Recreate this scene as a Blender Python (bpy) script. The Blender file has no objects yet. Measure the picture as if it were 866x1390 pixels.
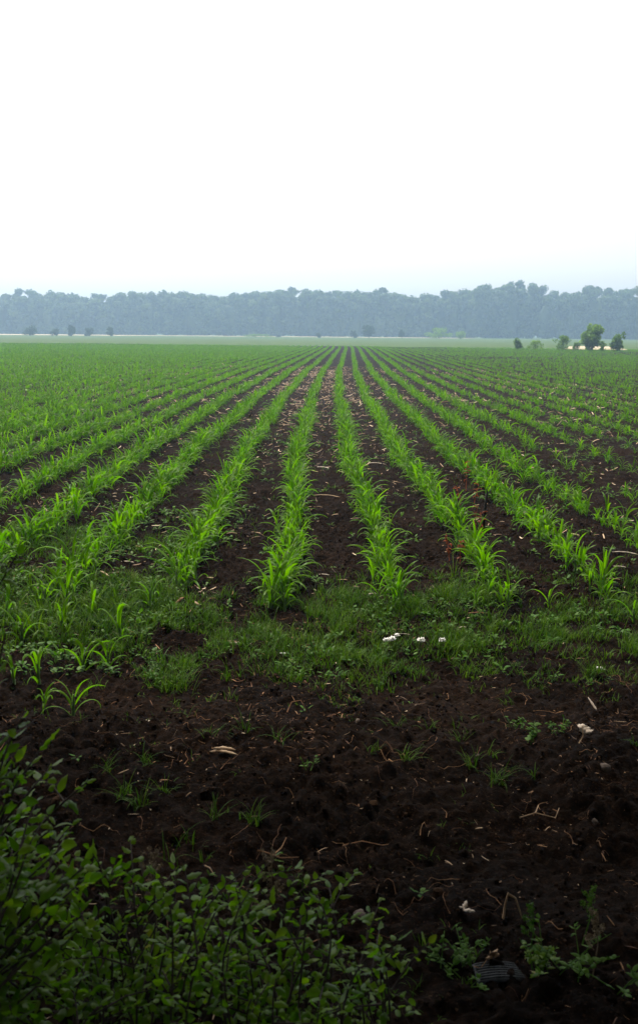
import bpy, math, random
import numpy as np
from mathutils import Matrix, Vector

random.seed(7)
RNG = np.random.default_rng(11)
R = math.radians
sc = bpy.context.scene
COL = sc.collection

# ------------------------------------------------------------------ camera
W, H = 866, 1390
F = 1300.0
EYE = Vector((0, 0, 1.72))
PITCH = math.atan((650 - 452) / F)
ROLL = R(0.5)
CR = Matrix.Rotation(math.pi / 2 - PITCH, 3, 'X') @ Matrix.Rotation(ROLL, 3, 'Z')
cam_d = bpy.data.cameras.new('camera')
cam = bpy.data.objects.new('camera', cam_d)
COL.objects.link(cam)
cam.matrix_world = Matrix.Translation(EYE) @ CR.to_4x4()
cam_d.sensor_fit = 'AUTO'
cam_d.sensor_width = 36
cam_d.lens = F * 36 / H
cam_d.shift_y = -45 / H
cam_d.clip_start = 0.05
cam_d.clip_end = 6000
cam_d.dof.use_dof = True
cam_d.dof.focus_distance = 8.5
cam_d.dof.aperture_fstop = 7.1
sc.camera = cam


def ray(px, py):
    return CR @ Vector(((px - 433) / F, (650 - py) / F, -1))


def at(px, py, y):
    """the point that the photo shows at a pixel, at forward distance y"""
    d = ray(px, py)
    return EYE + d * (y / d.y)


def gp(px, py, z=0.0):
    """ground point under a pixel"""
    d = ray(px, py)
    return EYE + d * ((z - EYE.z) / d.z)


# ------------------------------------------------------------------ noise / terrain
_TAB = RNG.random((256, 256))


def vnoise(x, y, s, seed=0):
    x = np.asarray(x, float) / s + seed * 17.3
    y = np.asarray(y, float) / s + seed * 9.7
    xi = np.floor(x).astype(int)
    yi = np.floor(y).astype(int)
    fx, fy = x - xi, y - yi
    fx = fx * fx * (3 - 2 * fx)
    fy = fy * fy * (3 - 2 * fy)
    a = _TAB[xi % 256, yi % 256]
    b = _TAB[(xi + 1) % 256, yi % 256]
    c = _TAB[xi % 256, (yi + 1) % 256]
    d = _TAB[(xi + 1) % 256, (yi + 1) % 256]
    return (a * (1 - fx) + b * fx) * (1 - fy) + (c * (1 - fx) + d * fx) * fy - .5


def ground_z(x, y):
    x = np.asarray(x, float)
    y = np.asarray(y, float)
    near = np.clip((40 - y) / 30, 0, 1)
    near = np.where(y < -4, .3, near)
    z = 0.06 * vnoise(x, y, .9, 1) + 0.04 * vnoise(x, y, .33, 2)
    z = z + 0.06 * np.abs(vnoise(x, y, .12, 3)) + 0.055 * np.abs(vnoise(x, y, .05, 4)) * (1 + 1.5 * vnoise(x, y, .5, 6)) + 0.026 * vnoise(x, y, .027, 5) - .024
    bank = np.exp(-((y - 3.05) / .32) ** 2) * -.07 + np.exp(-((y - 3.75) / .3) ** 2) * .03
    return z * near + bank * near


# ------------------------------------------------------------------ mesh helpers
def mesh_np(name, verts, quads, smooth=True):
    me = bpy.data.meshes.new(name)
    verts = np.asarray(verts, np.float32).reshape(-1, 3)
    quads = np.asarray(quads, np.int32)
    n, k = quads.shape
    me.vertices.add(len(verts))
    me.vertices.foreach_set('co', verts.ravel())
    me.loops.add(n * k)
    me.loops.foreach_set('vertex_index', quads.ravel())
    me.polygons.add(n)
    me.polygons.foreach_set('loop_start', np.arange(0, n * k, k, dtype=np.int32))
    me.polygons.foreach_set('use_smooth', np.full(n, smooth))
    me.update(calc_edges=True)
    return me


class MB:
    def __init__(s):
        s.v, s.q, s.n = [], [], 0

    def add(s, v, q):
        v = np.asarray(v, float).reshape(-1, 3)
        s.v.append(v)
        s.q.append(np.asarray(q, int).reshape(-1, 4) + s.n)
        s.n += len(v)

    def mesh(s, name, smooth=True):
        return mesh_np(name, np.vstack(s.v), np.vstack(s.q), smooth)

    def build(s, name, mat, parent=None, smooth=True, loc=None):
        me = s.mesh(name, smooth)
        return obj(name, me, mat, parent, loc)


def obj(name, me, mat=None, parent=None, loc=None):
    if mat is not None and not me.materials:
        me.materials.append(mat)
    o = bpy.data.objects.new(name, me)
    COL.objects.link(o)
    if parent is not None:
        o.parent = parent
    if loc is not None:
        o.location = loc
    return o


def tag(o, label=None, cat=None, group=None, kind=None):
    if label:
        o['label'] = label
    if cat:
        o['category'] = cat
    if group:
        o['group'] = group
    if kind:
        o['kind'] = kind
    return o


def empty(name, loc, label, cat, group=None, rz=0.0, s=1.0):
    o = bpy.data.objects.new(name, None)
    COL.objects.link(o)
    o.location = loc
    o.rotation_euler = (0, 0, rz)
    o.scale = (s, s, s)
    o.empty_display_size = .05
    return tag(o, label, cat, group)


def copy_tree(o, parent=None):
    c = o.copy()
    COL.objects.link(c)
    if parent is not None:
        c.parent = parent
    for ch in list(o.children):
        copy_tree(ch, c)
    return c


def blades(base, az, elev, length, width, droop, nseg=4, prof='grass', fold=0.0, roll=None, across=2, ripple=0.0, power=1.3):
    """many leaf strips at once: base (N,3); angles in radians"""
    base = np.asarray(base, float).reshape(-1, 3)
    N = len(base)
    f = lambda a: np.broadcast_to(np.asarray(a, float), (N,)).copy()
    az, elev, length, width, droop = map(f, (az, elev, length, width, droop))
    roll = f(0 if roll is None else roll)
    t = np.linspace(0, 1, nseg + 1)
    if prof == 'grass':
        w = (1 - t ** 1.6) * .94 + .06
    elif prof == 'maize':
        w = np.sqrt(np.clip(1 - t ** 2.0, 0, 1)) * (.5 + .5 * np.minimum(1, t / .3)) * .98 + .02
    elif prof == 'leaf':
        w = np.sin(np.pi * np.clip(t, 0, 1) ** .75) ** .8 * .97 + .03
    elif prof == 'strap':
        w = np.where((t < .01) | (t > .99), .55, 1.0)
    P = np.zeros((N, nseg + 1, 3))
    T = np.zeros((N, nseg + 1, 3))
    pos = base.copy()
    for k in range(nseg + 1):
        e = elev - droop * t[k] ** power
        tan = np.stack([np.cos(e) * np.cos(az), np.cos(e) * np.sin(az), np.sin(e)], 1)
        if k:
            pos = pos + (tan + T[:, k - 1]) * .5 * (length / nseg)[:, None]
        P[:, k] = pos
        T[:, k] = tan
    side0 = np.stack([-np.sin(az), np.cos(az), 0 * az], 1)[:, None, :]
    nrm = np.cross(T, np.broadcast_to(side0, T.shape))
    cr, sr = np.cos(roll)[:, None, None], np.sin(roll)[:, None, None]
    side = side0 * cr + nrm * sr
    up = nrm * cr - side0 * sr
    hw = (w[None, :] * width[:, None] * .5)[..., None]
    if ripple:
        ph = RNG.random(N)[:, None] * 6.28
        rp = (np.sin(t[None, :] * 17 + ph) * ripple)[..., None] * hw
    else:
        rp = 0
    if across == 2:
        V = np.stack([P - side * hw, P + side * hw], 2)
    else:
        V = np.stack([P - side * hw * math.cos(fold) - up * (hw * math.sin(fold)) + up * rp, P,
                      P + side * hw * math.cos(fold) - up * (hw * math.sin(fold)) - up * rp], 2)
    A = across
    idx = np.arange(N * (nseg + 1) * A).reshape(N, nseg + 1, A)
    Q = np.stack([idx[:, :-1, :-1], idx[:, :-1, 1:], idx[:, 1:, 1:], idx[:, 1:, :-1]], -1).reshape(-1, 4)
    return V.reshape(-1, 3), Q


def tube(path, r0, r1, sides=6):
    path = [Vector(p) for p in path]
    n = len(path)
    V = []
    for i, p in enumerate(path):
        tan = (path[min(i + 1, n - 1)] - path[max(i - 1, 0)]).normalized()
        a = tan.cross(Vector((.31, .83, .17))).normalized()
        b = tan.cross(a)
        r = r0 + (r1 - r0) * i / max(n - 1, 1)
        for s in range(sides):
            th = 2 * math.pi * s / sides
            V.append(p + (a * math.cos(th) + b * math.sin(th)) * r)
    Q = []
    for i in range(n - 1):
        for s in range(sides):
            s2 = (s + 1) % sides
            Q.append((i * sides + s, i * sides + s2, (i + 1) * sides + s2, (i + 1) * sides + s))
    # caps (quads over pairs)
    for base in (0, (n - 1) * sides):
        for s in range(1, sides - 2, 2):
            Q.append((base, base + s, base + s + 1, base + s + 2))
    return np.array([tuple(v) for v in V]), np.array(Q)


def lump_template(sub=2):
    g = np.linspace(-1, 1, sub + 1)
    V, Q, key = [], [], {}
    def vid(p):
        k = tuple(np.round(p, 5))
        if k not in key:
            key[k] = len(V)
            V.append(np.array(p) / np.linalg.norm(p))
        return key[k]
    for ax in range(3):
        for sg in (-1, 1):
            for i in range(sub):
                for j in range(sub):
                    c = []
                    for (a, b) in ((g[i], g[j]), (g[i + 1], g[j]), (g[i + 1], g[j + 1]), (g[i], g[j + 1])):
                        p = [0, 0, 0]
                        p[ax] = sg
                        p[(ax + 1) % 3] = a
                        p[(ax + 2) % 3] = b
                        c.append(vid(p))
                    Q.append(c if sg > 0 else c[::-1])
    return np.array(V), np.array(Q)


def lumps(cen, rad, sub=2, jit=.25, squash=None):
    """many irregular lumps: cen (N,3), rad (N,)"""
    cen = np.asarray(cen, float).reshape(-1, 3)
    N = len(cen)
    rad = np.broadcast_to(np.asarray(rad, float), (N,))
    tv, tq = lump_template(sub)
    V = np.broadcast_to(tv, (N,) + tv.shape) * (1 + jit * RNG.uniform(-1, 1, (N, len(tv), 1)))
    sq = RNG.uniform(.65, 1.25, (N, 1, 3)) if squash is None else np.broadcast_to(np.asarray(squash, float), (N, 1, 3))
    V = V * sq * rad[:, None, None]
    th = RNG.uniform(0, 6.28, N)
    c, s = np.cos(th)[:, None], np.sin(th)[:, None]
    X = V[..., 0] * c - V[..., 1] * s
    Y = V[..., 0] * s + V[..., 1] * c
    V = np.stack([X, Y, V[..., 2]], -1) + cen[:, None, :]
    Q = tq[None] + (np.arange(N) * len(tv))[:, None, None]
    return V.reshape(-1, 3), Q.reshape(-1, 4)


def cards(pts, nrm, size, jit=.7):
    """small leaf-spray faces around pts, facing roughly nrm, pointed like leaves"""
    pts = np.asarray(pts, float)
    N = len(pts)
    n = nrm + RNG.normal(0, jit, (N, 3))
    n /= np.linalg.norm(n, axis=1, keepdims=True) + 1e-9
    a = np.cross(n, RNG.normal(0, 1, (N, 3)))
    a /= np.linalg.norm(a, axis=1, keepdims=True) + 1e-9
    b = np.cross(n, a)
    s = (np.broadcast_to(size, (N,)) * RNG.uniform(.6, 1.4, N))[:, None]
    V = np.stack([pts - a * s, pts - b * s * .45 + a * s * .1, pts + a * s, pts + b * s * .55 - a * s * .05], 1)
    return V.reshape(-1, 3), np.arange(N * 4).reshape(N, 4)


def crown_points(lobes, per):
    """points on the upper/outer skin of a set of lobes; lobes: (cx,cy,cz,rx,ry,rz)"""
    P, Nn = [], []
    for (cx, cy, cz, rx, ry, rz) in lobes:
        n = max(8, int(per * (rx * rz)))
        d = RNG.normal(0, 1, (n, 3))
        d /= np.linalg.norm(d, axis=1, keepdims=True)
        k = RNG.uniform(.55, 1.06, n) ** .5
        P.append(np.array([cx, cy, cz]) + d * np.array([rx, ry, rz]) * k[:, None])
        Nn.append(d)
    return np.vstack(P), np.vstack(Nn)


# ------------------------------------------------------------------ materials
def mat_base(name):
    m = bpy.data.materials.new(name)
    m.use_nodes = True
    nt = m.node_tree
    nt.nodes.clear()
    out = nt.nodes.new('ShaderNodeOutputMaterial')
    return m, nt, out


def ramp(nt, fac, stops):
    r = nt.nodes.new('ShaderNodeValToRGB')
    el = r.color_ramp.elements
    while len(el) < len(stops):
        el.new(.5)
    for e, (p, c) in zip(el, stops):
        e.position = p
        e.color = tuple(c) + (1,)
    nt.links.new(fac, r.inputs[0])
    return r.outputs[0]


def noise(nt, scale, detail=4, coord='Object', dist=0.0, rough=.55):
    n = nt.nodes.new('ShaderNodeTexNoise')
    n.inputs['Scale'].default_value = scale
    n.inputs['Detail'].default_value = detail
    n.inputs['Roughness'].default_value = rough
    n.inputs['Distortion'].default_value = dist
    if coord == 'World':
        g = nt.nodes.new('ShaderNodeNewGeometry')
        nt.links.new(g.outputs['Position'], n.inputs['Vector'])
    else:
        g = nt.nodes.new('ShaderNodeTexCoord')
        nt.links.new(g.outputs[coord], n.inputs['Vector'])
    return n.outputs['Fac']


def mixc(nt, fac, a, b, mode='MIX'):
    m = nt.nodes.new('ShaderNodeMix')
    m.data_type = 'RGBA'
    m.blend_type = mode
    for sock, v in ((m.inputs[0], fac), (m.inputs[6], a), (m.inputs[7], b)):
        if hasattr(v, 'is_output'):
            nt.links.new(v, sock)
        elif isinstance(v, (int, float)):
            sock.default_value = v
        else:
            sock.default_value = tuple(v) + (1,)
    return m.outputs[2]


def leaf_mat(name, stops, trans=.35, tcol=None, rough=.4, nscale=9.0, spec=.5, world_noise=True, vary=.45):
    """foliage: colour by leaf (random per island) and by patch noise; thin translucent blade"""
    m, nt, out = mat_base(name)
    g = nt.nodes.new('ShaderNodeNewGeometry')
    n = noise(nt, nscale, 3, 'World')
    md = nt.nodes.new('ShaderNodeMath')
    md.operation = 'MULTIPLY_ADD'
    nt.links.new(g.outputs['Random Per Island'], md.inputs[0])
    md.inputs[1].default_value = vary
    mm = nt.nodes.new('ShaderNodeMath')
    mm.operation = 'MULTIPLY'
    nt.links.new(n, mm.inputs[0])
    mm.inputs[1].default_value = 1.25 - vary
    nt.links.new(mm.outputs[0], md.inputs[2])
    c = ramp(nt, md.outputs[0], stops)
    p = nt.nodes.new('ShaderNodeBsdfPrincipled')
    nt.links.new(c, p.inputs['Base Color'])
    p.inputs['Roughness'].default_value = rough
    p.inputs['Specular IOR Level'].default_value = spec
    if trans > 0:
        t = nt.nodes.new('ShaderNodeBsdfTranslucent')
        nt.links.new(mixc(nt, 1.0, c, tcol or (1.5, 1.7, .6), 'MULTIPLY'), t.inputs['Color'])
        ms = nt.nodes.new('ShaderNodeMixShader')
        ms.inputs[0].default_value = trans
        nt.links.new(p.outputs[0], ms.inputs[1])
        nt.links.new(t.outputs[0], ms.inputs[2])
        nt.links.new(ms.outputs[0], out.inputs['Surface'])
    else:
        nt.links.new(p.outputs[0], out.inputs['Surface'])
    return m


def plain_mat(name, stops, rough=.8, nscale=20, bump=0.0, spec=.3, coord='Object', island=False):
    m, nt, out = mat_base(name)
    n = noise(nt, nscale, 5, coord)
    f = n
    if island:
        g = nt.nodes.new('ShaderNodeNewGeometry')
        md = nt.nodes.new('ShaderNodeMath')
        md.operation = 'MULTIPLY_ADD'
        nt.links.new(g.outputs['Random Per Island'], md.inputs[0])
        md.inputs[1].default_value = .8
        mm = nt.nodes.new('ShaderNodeMath')
        mm.operation = 'MULTIPLY_ADD'
        nt.links.new(n, mm.inputs[0])
        mm.inputs[1].default_value = .5
        mm.inputs[2].default_value = -.15
        nt.links.new(mm.outputs[0], md.inputs[2])
        f = md.outputs[0]
    c = ramp(nt, f, stops)
    p = nt.nodes.new('ShaderNodeBsdfPrincipled')
    nt.links.new(c, p.inputs['Base Color'])
    p.inputs['Roughness'].default_value = rough
    p.inputs['Specular IOR Level'].default_value = spec
    if bump:
        b = nt.nodes.new('ShaderNodeBump')
        b.inputs['Strength'].default_value = bump
        b.inputs['Distance'].default_value = .01
        nt.links.new(noise(nt, nscale * 3, 6, coord), b.inputs['Height'])
        nt.links.new(b.outputs[0], p.inputs['Normal'])
    nt.links.new(p.outputs[0], out.inputs['Surface'])
    return m


def soil_mat():
    m, nt, out = mat_base('soil')
    big = noise(nt, 1.3, 4, 'World')
    fine = noise(nt, 38, 8, 'World', rough=.7)
    c1 = ramp(nt, fine, [(.3, (.003, .0018, .0011)), (.5, (.0105, .0058, .0033)), (.64, (.025, .0132, .0072)), (.78, (.06, .033, .018))])
    c2 = ramp(nt, big, [(.35, (.55, .55, .55)), (.65, (1.25, 1.17, 1.1))])
    c = mixc(nt, 1.0, c1, c2, 'MULTIPLY')
    fl = ramp(nt, noise(nt, 95, 3, 'World', .4, .6), [(.6, (0, 0, 0)), (.66, (1, 1, 1))])
    fr = ramp(nt, noise(nt, 3.1, 3, 'World'), [(.42, (.15, .15, .15)), (.62, (1, 1, 1))])
    fm = mixc(nt, 1.0, fl, fr, 'MULTIPLY')
    fc = ramp(nt, noise(nt, 17, 4, 'World'), [(.35, (.03, .017, .01)), (.52, (.075, .034, .016)), (.68, (.15, .09, .05))])
    c = mixc(nt, fm, c, fc)
    p = nt.nodes.new('ShaderNodeBsdfPrincipled')
    nt.links.new(c, p.inputs['Base Color'])
    p.inputs['Roughness'].default_value = .85
    p.inputs['Specular IOR Level'].default_value = .04
    b = nt.nodes.new('ShaderNodeBump')
    b.inputs['Strength'].default_value = 1.0
    b.inputs['Distance'].default_value = .03
    nt.links.new(noise(nt, 55, 8, 'World', rough=.7), b.inputs['Height'])
    nt.links.new(b.outputs[0], p.inputs['Normal'])
    nt.links.new(p.outputs[0], out.inputs['Surface'])
    return m


M = {}
M['soil'] = soil_mat()
M['clod'] = plain_mat('clod', [(.15, (.006, .0036, .0022)), (.6, (.014, .008, .005)), (.95, (.05, .028, .016))], .9, 30, .6, .04, 'World', True)
M['maize'] = leaf_mat('maize_leaf', [(.18, (.026, .075, .002)), (.5, (.058, .152, .003)), (.85, (.13, .245, .005))], .5, (1.4, 1.75, .15), .3, 5.0, .08)
M['stalk'] = plain_mat('maize_stalk', [(.3, (.06, .13, .02)), (.7, (.1, .17, .03))], .5, 15)
M['grass'] = leaf_mat('grass_blade', [(.15, (.016, .048, .003)), (.5, (.036, .092, .005)), (.85, (.085, .15, .01))], .3, None, .5, 3.0, .08)
M['weed'] = leaf_mat('weed_leaf', [(.15, (.02, .065, .006)), (.5, (.042, .12, .008)), (.9, (.1, .18, .03))], .3, None, .45, 6.0, .1)
M['bush'] = leaf_mat('bush_leaf', [(.1, (.022, .07, .003)), (.45, (.07, .16, .004)), (.75, (.13, .225, .01)), (.93, (.16, .23, .015)), (1, (.26, .24, .03))], .46, (1.5, 1.8, .4), .35, 4.0, .24, vary=.6)
M['bark'] = plain_mat('bark', [(.3, (.018, .013, .01)), (.7, (.06, .045, .033))], .9, 40, .5)
M['straw'] = plain_mat('straw', [(.1, (.1, .055, .027)), (.45, (.3, .18, .095)), (.75, (.52, .36, .22)), (1, (.72, .58, .42))], .65, 25, 0, .35, 'World', True)
M['husk'] = plain_mat('husk', [(.3, (.26, .15, .075)), (.7, (.46, .32, .19))], .6, 30, .3)
M['palehusk'] = plain_mat('pale_husk', [(.3, (.42, .32, .24)), (.7, (.66, .56, .46))], .6, 40, .3)
M['white'] = plain_mat('white_petal', [(.25, (.5, .42, .36)), (.5, (.82, .8, .76)), (.8, (.88, .87, .84))], .6, 60, .2)
M['rust'] = leaf_mat('withered_leaf', [(.2, (.13, .03, .008)), (.6, (.26, .07, .02)), (.9, (.36, .13, .045))], .35, (1.3, .9, .6), .6, 20.0, .2)
M['rootfibre'] = plain_mat('root_fibre', [(.1, (.07, .028, .012)), (.5, (.19, .085, .036)), (.9, (.42, .23, .11))], .75, 30, island=True)
M['stakewood'] = plain_mat('stake_wood', [(.3, (.008, .006, .005)), (.7, (.025, .02, .016))], .85, 60, .6)
M['stone'] = plain_mat('stone', [(.3, (.04, .028, .02)), (.7, (.15, .11, .085))], .85, 35, .5)
M['rubber'] = plain_mat('grey_plastic', [(.3, (.03, .032, .037)), (.7, (.1, .105, .115))], .6, 40, .3)
M['farleaf'] = leaf_mat('far_leaf', [(.15, (.018, .045, .012)), (.5, (.035, .075, .02)), (.85, (.075, .125, .035))], .2, None, .6, .35, .2)
M['farpale'] = leaf_mat('far_pale_leaf', [(.15, (.08, .15, .035)), (.5, (.13, .22, .05)), (.85, (.2, .29, .08))], .55, None, .6, .8, .2)
M['midleaf'] = leaf_mat('mid_leaf', [(.15, (.05, .1, .035)), (.5, (.09, .165, .055)), (.85, (.15, .23, .08))], .55, None, .6, .8, .1)  # leaf colour lightened to stand in for haze at this distance
M['woodleaf'] = leaf_mat('wood_leaf', [(.25, (.03, .06, .025)), (.5, (.06, .1, .045)), (.8, (.14, .195, .08))], .3, None, .6, .14, .1, vary=.35)
M['core'] = plain_mat('inner_foliage', [(.3, (.012, .03, .009)), (.7, (.022, .05, .014))], .9, .8, 0, .05, 'World')
M['meadow'] = plain_mat('meadow_green', [(.3, (.04, .08, .014)), (.5, (.06, .105, .022)), (.7, (.09, .14, .04))], .9, .35, 0, .1, 'World')
M['stubble'] = plain_mat('stubble', [(.3, (.4, .33, .19)), (.7, (.58, .5, .33))], .9, .1, 0, .1, 'World')
M['sand'] = plain_mat('sandy_soil', [(.3, (.42, .33, .22)), (.7, (.58, .47, .34))], .9, .5, 0, .1, 'World')
M['oldstem'] = plain_mat('dry_stem', [(.3, (.09, .06, .035)), (.7, (.17, .12, .07))], .7, 40)
M['seed'] = leaf_mat('seed_head', [(.2, (.1, .07, .04)), (.8, (.22, .17, .1))], .2, (1, 1, 1), .7, 30.0, .2)

# ------------------------------------------------------------------ ground: one sheet out to the horizon
def axis(pieces):
    out = [pieces[0][0]]
    for a, b, s0, s1 in pieces:
        x, L = a, b - a
        while x < b - 1e-6:
            t = (x - a) / L
            x += s0 * (s1 / s0) ** t
            out.append(min(x, b))
    return np.array(sorted(set(np.round(out, 5))))


xs = axis([(-590, -40, 60, 4), (-40, -3.2, 4, .05), (-3.2, 3.2, .0135, .0135), (3.2, 40, .05, 4), (40, 590, 4, 60)])
ys = axis([(-80, 0, 8, .4), (0, 1.7, .3, .02), (1.7, 6.8, .0125, .0135), (6.8, 30, .016, .35), (30, 140, .35, 6), (140, 980, 6, 60)])
GX, GY = np.meshgrid(xs, ys)
GZ = ground_z(GX, GY)
GV = np.stack([GX, GY, GZ], -1).reshape(-1, 3)
ii = np.arange(len(xs) * len(ys)).reshape(len(ys), len(xs))
GQ = np.stack([ii[:-1, :-1], ii[:-1, 1:], ii[1:, 1:], ii[1:, :-1]], -1).reshape(-1, 4)
g = obj('ground', mesh_np('ground', GV, GQ), M['soil'])
tag(g, 'dark brown crumbly ploughed soil of the field', kind='structure')


def sheet(name, poly_near, poly_far, z, mat, label, wob=0.0):
    """a strip lying on the ground between two polylines of equal length, with an uneven border"""
    a, b = np.array(poly_near, float), np.array(poly_far, float)
    n = 240
    t = np.linspace(0, 1, n)
    s = np.linspace(0, 1, len(a))
    A = np.stack([np.interp(t, s, a[:, 0]), np.interp(t, s, a[:, 1])], 1)
    B = np.stack([np.interp(t, s, b[:, 0]), np.interp(t, s, b[:, 1])], 1)
    A[:, 1] += wob * vnoise(A[:, 0], A[:, 1], 6, 8) + wob * .5 * vnoise(A[:, 0], A[:, 1], 1.5, 9)
    rows = [A + (B - A) * k / 6 for k in range(7)]
    V = np.array([[(p[0], p[1], z) for p in r] for r in rows])
    ii = np.arange(7 * n).reshape(7, n)
    Q = np.stack([ii[:-1, :-1], ii[:-1, 1:], ii[1:, 1:], ii[1:, :-1]], -1).reshape(-1, 4)
    o = obj(name, mesh_np(name, V.reshape(-1, 3), Q), mat)
    return tag(o, label, kind='structure')


sheet('meadow', [(-580, 134), (-30, 130), (10, 122), (26, 116), (580, 112)], [(-580, 960)] * 1 + [(-200, 960), (0, 960), (200, 960), (580, 960)], .05, M['meadow'],
      'pale green flat meadow between the maize and the wood', 7)
sheet('stubble_field', [(-580, 330), (-90, 340), (-60, 375), (-10, 372), (55, 380), (70, 415)], [(-580, 426), (-90, 426), (-60, 426), (-10, 426), (55, 426), (70, 420)], .12, M['stubble'],
      'pale straw coloured stubble strip along the foot of the wood', 10)
sheet('sandy_track', [(28.5, 116), (31, 112), (33.5, 110), (35.2, 111)], [(36, 140), (38, 144), (41, 146), (43.5, 142)], .10, M['sand'],
      'pale sandy ground behind the trees on the right', 2)

# ------------------------------------------------------------------ maize rows
random.seed(101)
RNG = np.random.default_rng(101)
SP = 0.71
_cl = [(800, 527, .0), (745, 519, .05), (700, 506, .12), (650, 488, .15), (600, 472, .15), (540, 461, .15), (510, 459.5, .15), (486, 465, .15), (474, 470, .1)]
_pts = [gp(x, y, h) for (y, x, h) in _cl]
CY = np.array([0] + [p.y for p in _pts] + [160])
CX = np.array([_pts[0].x + .05] + [p.x for p in _pts] + [_pts[-1].x + (160 - _pts[-1].y) * .016])


def row_x(k, y):
    y = np.asarray(y, float)
    c = np.zeros_like(y)
    for o in (-1.5, -.7, 0, .7, 1.5):
        c = c + np.interp(y + o, CY, CX) / 5
    return c + k * SP + .09 * vnoise(np.zeros_like(y), y, 4.0, 21) + .16 * vnoise(np.zeros_like(y), y, 17.0, 22)


def half_width(y):
    return y * 433 / F * 1.04 + 1.0


def maize_params(n, full):
    """leaf arrays of n young maize plants: per plant 7 (full) or 5 leaves"""
    return


def maize_leaves(px, py, pz, hs, rz, nl, nseg, across):
    """vectorised leaves for plants at (px,py,pz), heights hs, azimuth rz"""
    n = len(px)
    B, AZ, EL, LE, WI, DR, RO = [], [], [], [], [], [], []
    for j in range(nl):
        u = j / (nl - 1)
        az = rz + (j % 2) * math.pi + RNG.normal(0, .45, n)
        z0 = hs * (.04 + .34 * u)
        B.append(np.stack([px + np.cos(az) * .006, py + np.sin(az) * .006, pz + z0], 1))
        AZ.append(az)
        EL.append(R(60) + u * R(22) + RNG.normal(0, .13, n))
        LE.append(hs * (.5 + .44 * math.sin(math.pi * (u * .75 + .15))) * RNG.uniform(.6, 1.2, n))
        WI.append(hs * (.042 + .022 * math.sin(math.pi * u)) * RNG.uniform(.8, 1.25, n) + .004)
        DR.append(R(140) - u * R(70) + RNG.normal(0, .45, n))
        RO.append(RNG.normal(0, .35, n))
    return blades(np.vstack(B), np.concatenate(AZ), np.concatenate(EL), np.concatenate(LE), np.concatenate(WI), np.concatenate(DR),
                  nseg, 'maize', R(24), np.concatenate(RO), across, .14 if across == 3 else 0, 1.5)


def maize_proto(h, nl):
    """stalk + separate leaves, built at the origin"""
    root = empty('maize_plant', (0, 0, 0), None, None)
    lean = random.uniform(-.03, .03) * h
    v, q = tube([(0, 0, -.03), (lean * .4, 0, h * .2), (lean, 0, h * .44)], .011 * h / .35 + .002, .004, 6)
    s = MB()
    s.add(v, q)
    s.build('stalk', M['stalk'], root)
    z = np.zeros(1)
    rz = random.uniform(0, 6.28)
    for j in range(nl):
        u = j / (nl - 1)
        az = rz + (j % 2) * math.pi + random.gauss(0, .45)
        v, q = blades([(math.cos(az) * .005 + lean * u * .8, math.sin(az) * .005, h * (.04 + .36 * u))], az, R(60) + u * R(22) + random.gauss(0, .14),
                      h * (.5 + .44 * math.sin(math.pi * (u * .75 + .15))) * random.uniform(.6, 1.2),
                      h * (.045 + .022 * math.sin(math.pi * u)) * random.uniform(.85, 1.2) + .004,
                      R(140) - u * R(70) + random.gauss(0, .45), 8, 'maize', R(24), random.gauss(0, .35), 3, .14, 1.5)
        s = MB()
        s.add(v, q)
        s.build('leaf', M['maize'], root)
    return root


def ordinal(n):
    if 10 <= n % 100 <= 20:
        return f'{n}th'
    return f'{n}' + {1: 'st', 2: 'nd', 3: 'rd'}.get(n % 10, 'th')


WORDS = ['first', 'second', 'third', 'fourth', 'fifth', 'sixth', 'seventh', 'eighth', 'ninth', 'tenth']


def row_name(k):
    if k == 0:
        return 'the row ending behind the white flowers'
    if k == 1:
        return 'the row with the rusty dead plants'
    if k == 2:
        return 'the row just right of the dark stake'
    if k > 2:
        return f'{WORDS[k - 2]} row right of the dark stake'
    return f'{WORDS[-k - 1]} row left of the white flowers'


ROW_START = {-4: 5.7, -3: 5.8, -2: 6.1, -1: 5.75, 0: 5.75, 1: 5.8, 2: 5.95, 3: 6.4, 4: 7.2}
PL = []   # x, y, row, height
for k in range(-75, 62):
    y = ROW_START.get(k, 6.6) + random.uniform(0, .15)
    if k < -4:
        y = 6.2
    dense = 1.0
    while y < 128:
        x = float(row_x(k, y))
        if abs(x) < half_width(y) + .3:
            gapn = float(vnoise(x, y, 1.3, 31)) + .5
            big = float(vnoise(x, y, 9, 32)) + .5
            right = max(0, min(1, (x - 1.2 - .05 * y) / 1.5))
            keep = .97 - right * .3 - (.35 if gapn < .2 else 0) - max(0, .35 - big) * right * 1.5
            if k in (0, -1, -2) and y < 20:
                keep = .97
            keep *= min(1, (128 - y + 7 * float(vnoise(x, y, 7, 35))) / 16)
            if random.random() < keep:
                h = (.25 - (.05 if k == 1 and y < 8 else 0) + .12 * float(vnoise(x, y, 1.2, 33)) + random.gauss(0, .065)) * (1 - .22 * right)
                wob = .048 if right < .5 else .065
                if y > 14:
                    h *= 1 - .2 * min(1, (y - 14) / 10)
                PL.append((x + random.gauss(0, wob), y, k, max(.1, h)))
        y += random.uniform(.034, .068) * (1.0 if y < 40 else 1.35)
_stk = gp(655, 722)
PL = [p for p in PL if not (abs(p[0] - _stk.x * p[1] / _stk.y) < .17 and _stk.y - .65 < p[1] < _stk.y + .12)]
PL.sort(key=lambda p: p[1])
inview = [p for p in PL if abs(p[0]) < p[1] * 433 / F * 1.02]
IND = inview[:282]
ids = set(map(id, IND))
REST = [p for p in PL if id(p) not in ids]

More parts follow.
